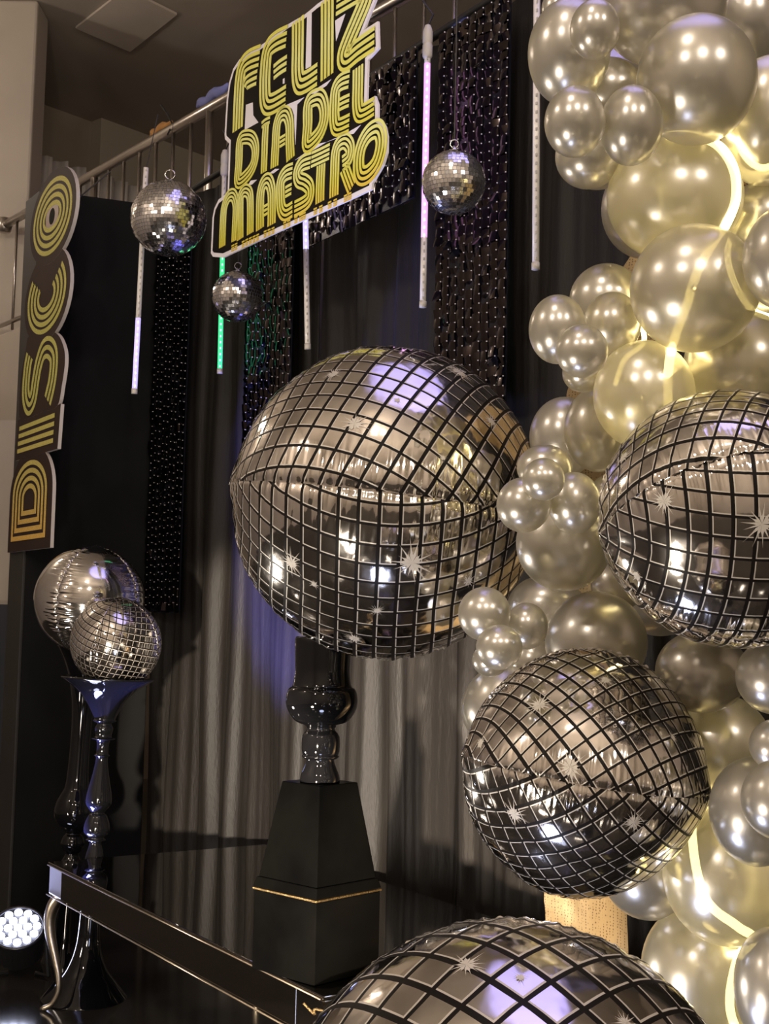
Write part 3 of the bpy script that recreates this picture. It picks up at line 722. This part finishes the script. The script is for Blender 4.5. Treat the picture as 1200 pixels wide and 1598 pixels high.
# ================================================================== FOIL BALLOONS
def vdir(x, y, z): return (rt*x+up*y-fw*z).normalized()   # camera-ish axes, z towards the viewer
PLACED = []
def foil(px, py, rpx, d, pole, e1, angs, cell, label, stars=(), printed=True, seed=0, pk=1.0, ridge=.05, name='foil_balloon', nth=300, group='disco print foil balloons', sq=(1, 1, 1)):
    rnd = random.Random(seed); c = at(px, py, d); R = px2m(rpx, (c-CAM).length*.995)
    a = vdir(*pole); E1 = vdir(*e1); E1 = (E1-a*E1.dot(a)).normalized(); E2 = a.cross(E1)
    PLACED.append((c, R*1.0))
    t = empty(name, c, label, 'balloon', group)
    seams = []
    for k in range(4): seams.append([(rnd.uniform(24, 34), rnd.uniform(50, 70), rnd.uniform(90, 120), rnd.uniform(0, 6), rnd.uniform(0, 6), rnd.uniform(0, 6))])
    def surf(th, ph):
        q = (ph/(PI/2)); k = int(math.floor(q+.5)) % 4; dl = abs(q-math.floor(q+.5))*90
        f1, f2, f3, p1, p2, p3 = seams[k][0]; st = math.sin(th)
        s = 1 + ridge*(1-dl/45)*st - .022*math.exp(-(dl/2.2)**2)*st
        side = math.floor(q)*1.7
        fall = math.exp(-(dl/13)**2)*st*pk
        wv = math.sin(f1*th+p1+side)+.8*math.sin(f2*th+p2+dl*.05+side)+.6*math.sin(f3*th+p3)
        s += .0028*fall*wv + .0085*fall*noise.noise(Vector((th*34+k*9, side*5+dl*.045, seed*7.3))) + .006*fall*noise.noise(Vector((th*75, side*5+dl*.09, seed*3.3)))
        nz = noise.noise(Vector((th*2.2+seed*3, math.cos(ph)*1.6, math.sin(ph)*1.6)))*.010
        polepull = .05*(math.exp(-(th/.12)**2)+math.exp(-((PI-th)/.12)**2)); pdi = (.02+(ridge-.05)*1.1)*abs(math.cos(th))**5
        s += nz + polepull*.6 + pdi
        D = a*math.cos(th)*1.0 + (E1*math.cos(ph)+E2*math.sin(ph))*st
        return c + D*(R*s*(.965-(ridge-.05)*.62))
    def dir2(D):
        th = math.acos(max(-1, min(1, D.dot(a)))); return th, math.atan2(D.dot(E2), D.dot(E1)) % (2*PI)
    us = []
    M = 30
    for i in range(M+1):
        x = i/M; us.append(.5-.5*math.cos(PI*x)*(abs(math.cos(PI*x))**0.0))
    for k in range(4):
        mb = MB(); vs = []; uvv = []
        an = math.radians(angs[k]); ca, sa = math.cos(an), math.sin(an)
        for i in range(nth+1):
            th = .004+(PI-.008)*i/nth
            for u in us:
                ph = k*PI/2+u*PI/2
                e_ = 1e-4
                pp_ = min(max(ph, k*PI/2+e_), (k+1)*PI/2-e_)
                vs.append(surf(th, pp_))
                U, V = (th-PI/2), (u-.5)*PI/2*math.sin(th)
                uvv.append(((U*ca-V*sa)/cell+50.3, (U*sa+V*ca)/cell+50.2))
        m1 = M+1; fs = [(i*m1+j, i*m1+j+1, (i+1)*m1+j+1, (i+1)*m1+j) for i in range(nth) for j in range(M)]
        mb.add(vs, fs); mb.uv = [uvv[q] for f in fs for q in f]
        o = mb.build('foil_panel', m_foil if printed else m_plainfoil, t, smooth=True)
    # seam lips
    for k in range(4):
        mb = MB(); vs = []; n2 = nth*2
        for i in range(n2+1):
            th = .01+(PI-.02)*i/n2; ph = k*PI/2; P = surf(th, ph); D = (P-c).normalized(); w = math.sin(th)
            vs += [P-D*.001, P+D*(.0035+.0025*math.sin(th*77+k))*w]
        fs = [(2*i, 2*i+1, 2*i+3, 2*i+2) for i in range(n2)]
        o = mb.add(vs, fs).build('seam', m_plainfoil, t, smooth=True)
    # star prints
    for (sx, sy, sr) in stars:
        q = ray(sx, sy).normalized(); oc = CAM-c; b = q.dot(oc); disc = b*b-(oc.dot(oc)-R*R*.98)
        D = ((CAM+q*(-b-math.sqrt(disc)))-c).normalized() if disc > 0 else None
        if D is None: continue
        rr = sr*d/F/R; tx = D.cross(Vector((0, 0, 1))).normalized(); ty = tx.cross(D); n = rnd.randint(13, 17); vs = []; fs = []
        nrad = 7
        def pt(rad, ang):
            DD = (D + tx*(rad*math.cos(ang))+ty*(rad*math.sin(ang))).normalized(); th, ph = dir2(DD); P = surf(th, ph); return P+(P-c).normalized()*.0012
        vs.append(pt(0, 0)); a0 = rnd.uniform(0, 6)
        for s_ in range(n):
            A = a0+2*PI*s_/n+rnd.uniform(-.08, .08); ln = rr*rnd.uniform(.55, 1.35); ba = len(vs); wd = PI/n*.95
            for j in range(1, nrad+1):
                f_ = j/nrad; rad = rr*.36*min(1, f_*3) if False else ln*f_
                half = wd*(1-f_)**1.6*min(1, .42*rr/max(rad, 1e-6)) if rad > .4*rr else wd
                vs += [pt(rad, A-half), pt(rad, A+half)]
            fs.append((0, ba, ba+1))
            for j in range(nrad-1): fs.append((ba+2*j, ba+2*j+2, ba+2*j+3, ba+2*j+1))
        MB().add(vs, fs).build('star_print', m_star, t)
    return t
foil(603, 784, 243, 3.78, (-.97, .12, .05), (.02, .05, 1), (24, 10, 3, -5), .122, 'largest foil disco-ball balloon, on the black baluster column',
     [(643, 878, 30), (518, 580, 20), (717, 580, 27), (553, 660, 22), (770, 655, 17), (487, 915, 10), (588, 957, 12), (553, 998, 18), (452, 880, 22), (732, 908, 16), (620, 622, 9), (708, 996, 12), (690, 715, 8)], seed=1)
foil(1143, 808, 201, 2.80, (-.99, -.11, .06), (0, .47, .88), (-59, 20, 5, 6), .155, 'foil disco-ball balloon cut off by the right edge of the picture',
     [(1037, 782, 26), (1190, 818, 30), (970, 712, 20), (1085, 622, 14), (995, 898, 16)], seed=2, ridge=.075)
foil(912, 1205, 184, 3.08, (-.98, .16, .10), (.0, .07, .99), (-36, 20, 44, 42), .145, 'foil disco-ball balloon tilted among the lower balloons above the gold sequin cloth',
     [(838, 1094, 25), (890, 1198, 27), (800, 1272, 22), (988, 1282, 22), (752, 1160, 17), (946, 1056, 15), (1055, 1150, 10)], seed=3, ridge=.115)
foil(800, 1848, 352, 1.90, (-.99, .05, -.1), (.1, .36, .93), (-50, -40, 40, 38), .165, 'nearest foil disco-ball balloon, cut off by the bottom edge of the picture',
     [(727, 1502, 32), (812, 1520, 14), (980, 1590, 24)], seed=4)
foil(181, 1003, 70, 5.75, (.12, .98, .12), (-.25, 0, .97), (12, -10, 5, 10), .14, 'small foil disco-ball balloon resting on the blue-lit goblet stand',
     [(234, 990, 7), (190, 1006, 5), (205, 1022, 5), (224, 1046, 6), (138, 1028, 5)], seed=5, nth=160)
foil(140, 936, 84, 6.3, (.12, .98, -.05), (-.38, 0, .92), (0, 0, 0, 0), .14, 'plain silver foil balloon behind the small grid-printed one at the left', printed=False, seed=6, pk=2.6, ridge=.02, nth=260, group='plain foil balloons')
PLACED = PLACED[:4]

# ================================================================== CHROME BALLOONS
def balloon_mesh():
    n, m = 48, 28; vs = []; fs = []
    prof = []
    for i in range(m+1):
        th = PI*i/m; r = math.sin(th); z = math.cos(th)
        if z < -.2: k = (-z-.2)/.8; r *= 1-.05*k; z -= .10*k*k
        prof.append((r, z))
    prof = prof[:-1]+[(.035, -1.11), (.03, -1.14), (.06, -1.17), (.065, -1.185), (.02, -1.19)]
    for r, z in prof:
        for k in range(n): q = 2*PI*k/n; vs.append((r*math.cos(q), r*math.sin(q), z))
    for i in range(len(prof)-1):
        for k in range(n): fs.append((i*n+k, (i+1)*n+k, (i+1)*n+(k+1) % n, i*n+(k+1) % n))
    me = bpy.data.meshes.new('chrome_balloon'); me.from_pydata(vs, [], fs); me.materials.append(m_latex); me.shade_smooth(); me.validate(); return me
BM = balloon_mesh()
BAL = [  # x, y, rx, ry, start depth, label
 (928, 46, 36, 42, 2.75, 'small chrome silver balloon overlapping the right side of the uppermost oval balloon'),
 (897, 190, 45, 52, 2.75, 'small silver balloon, left one of the front pair beside the large upper balloons'),
 (985, 196, 46, 58, 2.78, 'small silver balloon, right one of the front pair beside the large upper balloons'),
 (1225, 402, 61, 76, 2.70, 'glossy silver balloon cut off by the right picture edge, beside the second glowing yellow balloon'),
 (908, 548, 40, 41, 2.78, 'smallest balloon in front of the left-hand pair just above mid height'),
 (870, 514, 44, 53, 2.82, 'silver balloon farthest left in the cluster just above mid height'),
 (848, 748, 33, 33, 2.85, 'smallest silver balloon in front of the trio beside the largest foil ball'),
 (817, 788, 42, 43, 2.92, 'lower left silver balloon of the trio overlapping the largest foil ball'),
 (896, 785, 41, 48, 2.92, 'lower right silver balloon of the trio beside the largest foil ball'),
 (779, 1010, 36, 35, 2.90, 'smallest silver balloon, lowest of the trio at the bottom right of the largest foil ball'),
 (756, 958, 41, 42, 2.98, 'upper left balloon of the trio at the bottom right of the largest foil ball'),
 (822, 977, 33, 36, 3.0, 'small dark silver balloon at the right of the trio under the largest foil ball'),
 (1215, 1248, 54, 58, 2.68, 'small silver balloon before a larger one, at the right edge beside the tilted foil ball'),
 (1087, 125, 86, 92, 2.85, 'large chrome silver balloon above the first glowing yellow balloon'),
 (1053, 308, 100, 94, 2.85, 'large pearly yellow-lit balloon with the bare glowing strip bending round its right side'),
 (1084, 450, 96, 96, 2.88, 'large pearly yellow-lit balloon crossed by a bright glowing line'),
 (1155, 572, 84, 84, 2.85, 'large pale silver balloon resting on top of the right-hand foil ball'),
 (1005, 616, 77, 83, 2.95, 'yellow-lit balloon between the left-hand cluster and the right-hand foil ball'),
 (955, 506, 44, 49, 2.95, 'silver balloon at the right of the small cluster just above mid height'),
 (880, 848, 74, 74, 3.0, 'large dark chrome balloon directly below the trio beside the largest foil ball'),
 (935, 670, 54, 66, 3.05, 'oval silver balloon left of and below the third glowing balloon'),
 (930, 1002, 78, 78, 3.02, 'large grey chrome balloon just above the tilted foil ball'),
 (1180, 1266, 68, 79, 2.78, 'oval silver balloon behind a smaller one, at the right edge beside the tilted foil ball'),
 (1210, 1163, 38, 38, 2.80, 'small silver balloon peeping in at the right edge above the right-hand oval balloon'),
 (1095, 1048, 69, 62, 3.05, 'dark chrome balloon just below the right-hand foil ball'),
 (1210, 1056, 58, 56, 2.90, 'silver balloon cut by the right edge just below the right-hand foil ball'),
 (1120, 1162, 79, 76, 3.0, 'large chrome balloon with yellow reflections, right of the top of the tilted foil ball'),
 (1135, 1365, 93, 101, 3.0, 'very large balloon lit yellow along its underside, at lower right'),
 (1213, 1545, 60, 86, 2.80, 'dark silver balloon cut by the bottom right corner of the picture'),
 (1095, 1515, 86, 94, 3.0, 'large yellow-lit balloon at the bottom, right of the nearest foil ball'),
 (1198, 190, 66, 92, 2.95, 'oval balloon at the right edge with a glowing yellow crescent below'),
 (1033, 2, 92, 90, 3.0, 'large grey chrome balloon at the top edge of the picture'),
 (888, 82, 60, 76, 2.95, 'tall oval silver balloon at the upper left of the garland'),
 (950, 140, 50, 46, 2.95, 'small chrome balloon tucked behind the upper front pair'),
 (1195, 342, 58, 57, 3.05, 'balloon at the right edge with a yellow-lit left rim'),
 (785, 1102, 60, 64, 3.1, 'pale silver balloon behind the upper left of the tilted foil ball'),
 (850, 730, 43, 36, 3.1, 'upper silver balloon of the trio, behind the smallest one, beside the largest foil ball'),
 (950, 150, 76, 70, 3.1, 'pearly yellow-tinted balloon behind the upper front pair'),
 (918, 244, 49, 48, 3.05, 'chrome balloon hanging below the upper front pair'),
 (932, 258, 46, 36, 3.2, 'balloon mostly hidden behind the one below the upper front pair'),
 (1010, 325, 68, 75, 3.2, 'balloon showing a crescent behind the left of the first glowing balloon'),
 (946, 470, 56, 57, 3.2, 'yellowish silver balloon behind the cluster of three just above mid height'),
 (910, 582, 32, 30, 3.1, 'small balloon showing below the cluster of three just above mid height'),
 (880, 682, 53, 62, 3.25, 'silver balloon with violet sheen left of the oval balloon at mid height'),
 (852, 948, 60, 50, 3.3, 'shadowed silver balloon behind the trio under the largest foil ball'),
 (965, 912, 42, 40, 3.25, 'small shadowed balloon between the large dark chrome balloon and the right-hand foil ball'),
 (1030, 925, 70, 66, 3.25, 'pale balloon peeping out below the left of the right-hand foil ball'),
 (765, 1030, 28, 26, 3.15, 'tiny silver balloon below the trio under the largest foil ball'),
 (772, 1105, 52, 56, 3.3, 'balloon edge showing at the far left above the tilted foil ball'),
 (832, 1032, 38, 36, 3.3, 'pale balloon in the gap just above the tilted foil ball'),
 (1000, 1102, 50, 58, 3.25, 'shadowed balloon behind the upper right of the tilted foil ball'),
 (1160, 35, 62, 70, 3.2, 'dark chrome balloon in the top right corner behind the large ones'),
 (873, 14, 26, 30, 3.1, 'small balloon at the top left of the garland above the tall oval one'),
 (930, -12, 22, 22, 3.0, 'tiny balloon cut by the top edge above the small overlapping one'),
 (1092, 1235, 66, 70, 3.3, 'yellow-lit balloon in the gap right of the tilted foil ball'),
 (1012, 1364, 68, 66, 3.25, 'brown-tinted chrome balloon below the tilted foil ball, right of the gold sequin cloth'),
 (1190, 470, 50, 50, 3.25, 'hidden balloon behind the glossy one at the right edge'),
 (955, 800, 46, 60, 3.3, 'shadowed balloon behind the left edge of the right-hand foil ball'),
 (1235, 690, 60, 70, 3.25, 'balloon behind the right-hand foil ball at the right edge'),
]
def cam_obj_matrix(c, rx, ry, rz):
    # knot points away from the viewer towards the garland core
    v = (c-CAM).normalized(); X = (rt-v*rt.dot(v)).normalized(); Y = X.cross(v)*1.0
    m = Matrix((X*rx, Y*ry, -v*rz)).transposed().to_4x4(); m.translation = c; return m
for (x, y, rx, ry, d0, lab) in BAL:
    d = d0
    while True:
        c = at(x, y, d); Dm = (c-CAM).length; a, b = px2m(rx, Dm), px2m(ry, Dm); r = (a*b)**.5*.99
        if all((c-p).length > .96*(r+q) for p, q in PLACED): break
        if (c-WALL.o).dot(N) < r*.95+.05: break
        d += .02
        if d > 4.6: break
    PLACED.append((c, r))
    o = bpy.data.objects.new('chrome_balloon', BM); sc.collection.objects.link(o)
    o.matrix_world = cam_obj_matrix(c, a, b, r)
    tag(o, lab, 'balloon', 'chrome balloons of the garland')

# ------------------------------------------------------------------ glowing strip woven through the garland
def strip(pts, label, r=.011):
    P = crom([tuple(at(x, y, d)) for x, y, d in pts], 8)
    o = MB().tube(P, r, 10).build('neon_strip', m_led_yellow, smooth=True, loc=P[0]); tag(o, label, 'light strip', 'glowing strips in the garland')
def BD(i): return (PLACED[4+i][0].y, PLACED[4+i][1])
d14, r14 = BD(14); d15, r15 = BD(15); d17, r17 = BD(17)
strip([(1040, 212, d14+.04), (1075, 211, d14), (1102, 217, d14-.03), (1128, 234, d14-.085), (1146, 268, d14-.09), (1148, 310, d14-.09), (1134, 348, d14-.085), (1116, 374, d14-.04), (1090, 420, d15+r15+.02), (1070, 480, d15+r15+.03), (1052, 530, d15+r15), (1046, 556, d15+.06), (1042, 600, d17+r17+.02), (1046, 690, d17+r17+.02), (1060, 800, 3.3)], 'thick glowing warm yellow strip curving between the two upper yellow-lit balloons')
strip([(1240, 235, 3.15), (1190, 262, 3.12), (1155, 230, 3.12), (1140, 160, 3.2)], 'glowing yellow strip behind the oval balloon at the upper right edge', .008)
strip([(1160, 330, 3.2), (1135, 400, 3.22), (1170, 480, 3.15), (1230, 500, 3.1)], 'glowing yellow strip at the right edge beside the second yellow-lit balloon', .008)
strip([(1000, 500, 3.15), (1004, 535, 3.12), (975, 560, 3.15), (960, 600, 3.2)], 'short glowing strip behind the cluster of three balloons just above mid height', .006)
strip([(1090, 1190, 3.25), (1080, 1300, 3.25), (1100, 1400, 3.22), (1150, 1445, 3.16), (1175, 1465, 3.12), (1150, 1500, 3.2), (1140, 1580, 3.25), (1180, 1660, 3.2)], 'glowing yellow strip in the gap between the lower right balloons')
# ------------------------------------------------------------------ gold sequin arch band behind the garland
def gold_mat():
    m = mat('gold_sequin_cloth', rough=.4, metal=.5); nd, lk, b = nodes(m)
    tc = nd.new('ShaderNodeTexCoord'); v = nd.new('ShaderNodeTexVoronoi'); v.inputs['Scale'].default_value = 120; v.inputs['Randomness'].default_value = .35
    lk.new(tc.outputs['Object'], v.inputs['Vector']); r = nd.new('ShaderNodeValToRGB'); lk.new(v.outputs['Distance'], r.inputs[0])
    r.color_ramp.elements[0].position = .22; r.color_ramp.elements[0].color = (.10, .06, .03, 1); r.color_ramp.elements[1].position = .33; r.color_ramp.elements[1].color = (.30, .215, .10, 1)
    lk.new(r.outputs[0], b.inputs['Base Color'])
    bp = nd.new('ShaderNodeBump'); bp.inputs['Strength'].default_value = .7; bp.inputs['Distance'].default_value = .004; lk.new(v.outputs['Color'], bp.inputs['Height']); lk.new(bp.outputs[0], b.inputs['Normal'])
    return m
m_gold = gold_mat()
GP = Plane(WALL.o+N*.30)
lp = [GP.px(*p) for p in ((857, 1700), (855, 1500), (853, 1385), (858, 1200), (866, 1000), (876, 800), (886, 610), (930, 500), (985, 400), (1050, 300), (1130, 210))]
rp = [GP.px(*p) for p in ((979, 1700), (979, 1500), (979, 1385), (976, 1200), (972, 1000), (975, 850), (985, 740), (1010, 620), (1060, 520), (1120, 420), (1190, 350))]
lp = [(lp[0][0], .02)]+lp[1:]; rp = [(rp[0][0], .02)]+rp[1:]
L = crom(lp, 6); Rr = crom(rp, 6); vs = []; nn = len(L); X = 10
for i in range(nn):
    for j in range(X+1):
        t = j/X; a = L[i][0]*(1-t)+Rr[i][0]*t; z = L[i][1]*(1-t)+Rr[i][1]*t
        u_ = a*9+z*14; fold = .010*math.exp(-((((u_) % 5.2)-2.6)/.35)**2)
        vs.append(GP.p(a, z, fold+.006*math.sin(a*30+z*11)))
gt = empty('gold_arch_band', GP.p((lp[0][0]+rp[0][0])/2, 0), 'upright band covered in gold sequin cloth behind the balloon garland', 'arch')
MB().add(vs, [(i*(X+1)+j, i*(X+1)+j+1, (i+1)*(X+1)+j+1, (i+1)*(X+1)+j) for i in range(nn-1) for j in range(X)]).build('sequin_cloth', m_gold, gt, smooth=True)
fix_normals(MB().prism(L+[(a-.07, z) for a, z in Rr[::-1]], GP, -.04, -.014).build('board', mat('raw_board', (.02, .015, .01), .7), gt))

# ================================================================== LED PAR on the floor
lc = zpx(30, 1475, .15); lc = Vector((lc.x, lc.y, .14)); lc = at(28, 1450, 6.0)
par = empty('led_par_light_fixture', (lc.x, lc.y, 0), 'black stage light with a cluster of blue-white LEDs on the floor at the left', 'stage light')
ld = Vector((.10, -.62, .78)).normalized(); lx = ld.orthogonal().normalized(); ly = ld.cross(lx)
lx = Vector((1, 0, 0)); lx = (lx-ld*lx.dot(ld)).normalized(); ly = ld.cross(lx)
Rp = .105
hs = MB().tube([lc-ld*.16, lc-ld*.15, lc-ld*.02, lc+ld*.005], [Rp*.7, Rp, Rp*1.12, Rp*1.12], 28); hs = hs.build('housing', m_cable, par, smooth=False)
pts = [lc+ld*.008+(lx*math.cos(q)+ly*math.sin(q))*Rp*1.08 for q in [2*PI*i/28 for i in range(29)]]
MB().tube(pts, .008, 8).build('bezel', mat('dark_metal', (.05, .05, .055), .3, .8), hs, smooth=True)
m_par = glow('par_led', (.72, .76, 1), 16)
for rr, n in ((0, 1), (.40, 6), (.78, 12)):
    for k in range(n):
        q = 2*PI*k/n+.2; P = lc+ld*.010+(lx*math.cos(q)+ly*math.sin(q))*Rp*rr
        MB().tube([P, P+ld*.006, P+ld*.009], [.0175, .0175, .010], 12).build('led_lens', m_par, hs, smooth=True)
b0 = Vector((lc.x, lc.y, 0))
for s in (-1, 1):
    MB().tube([lc+lx*s*Rp*1.15-ld*.06, Vector((lc.x+s*Rp*1.25, lc.y+.05, .012)), Vector((lc.x+s*Rp*.6, lc.y+.10, .010))], .009, 8).build('bracket', m_cable, par)
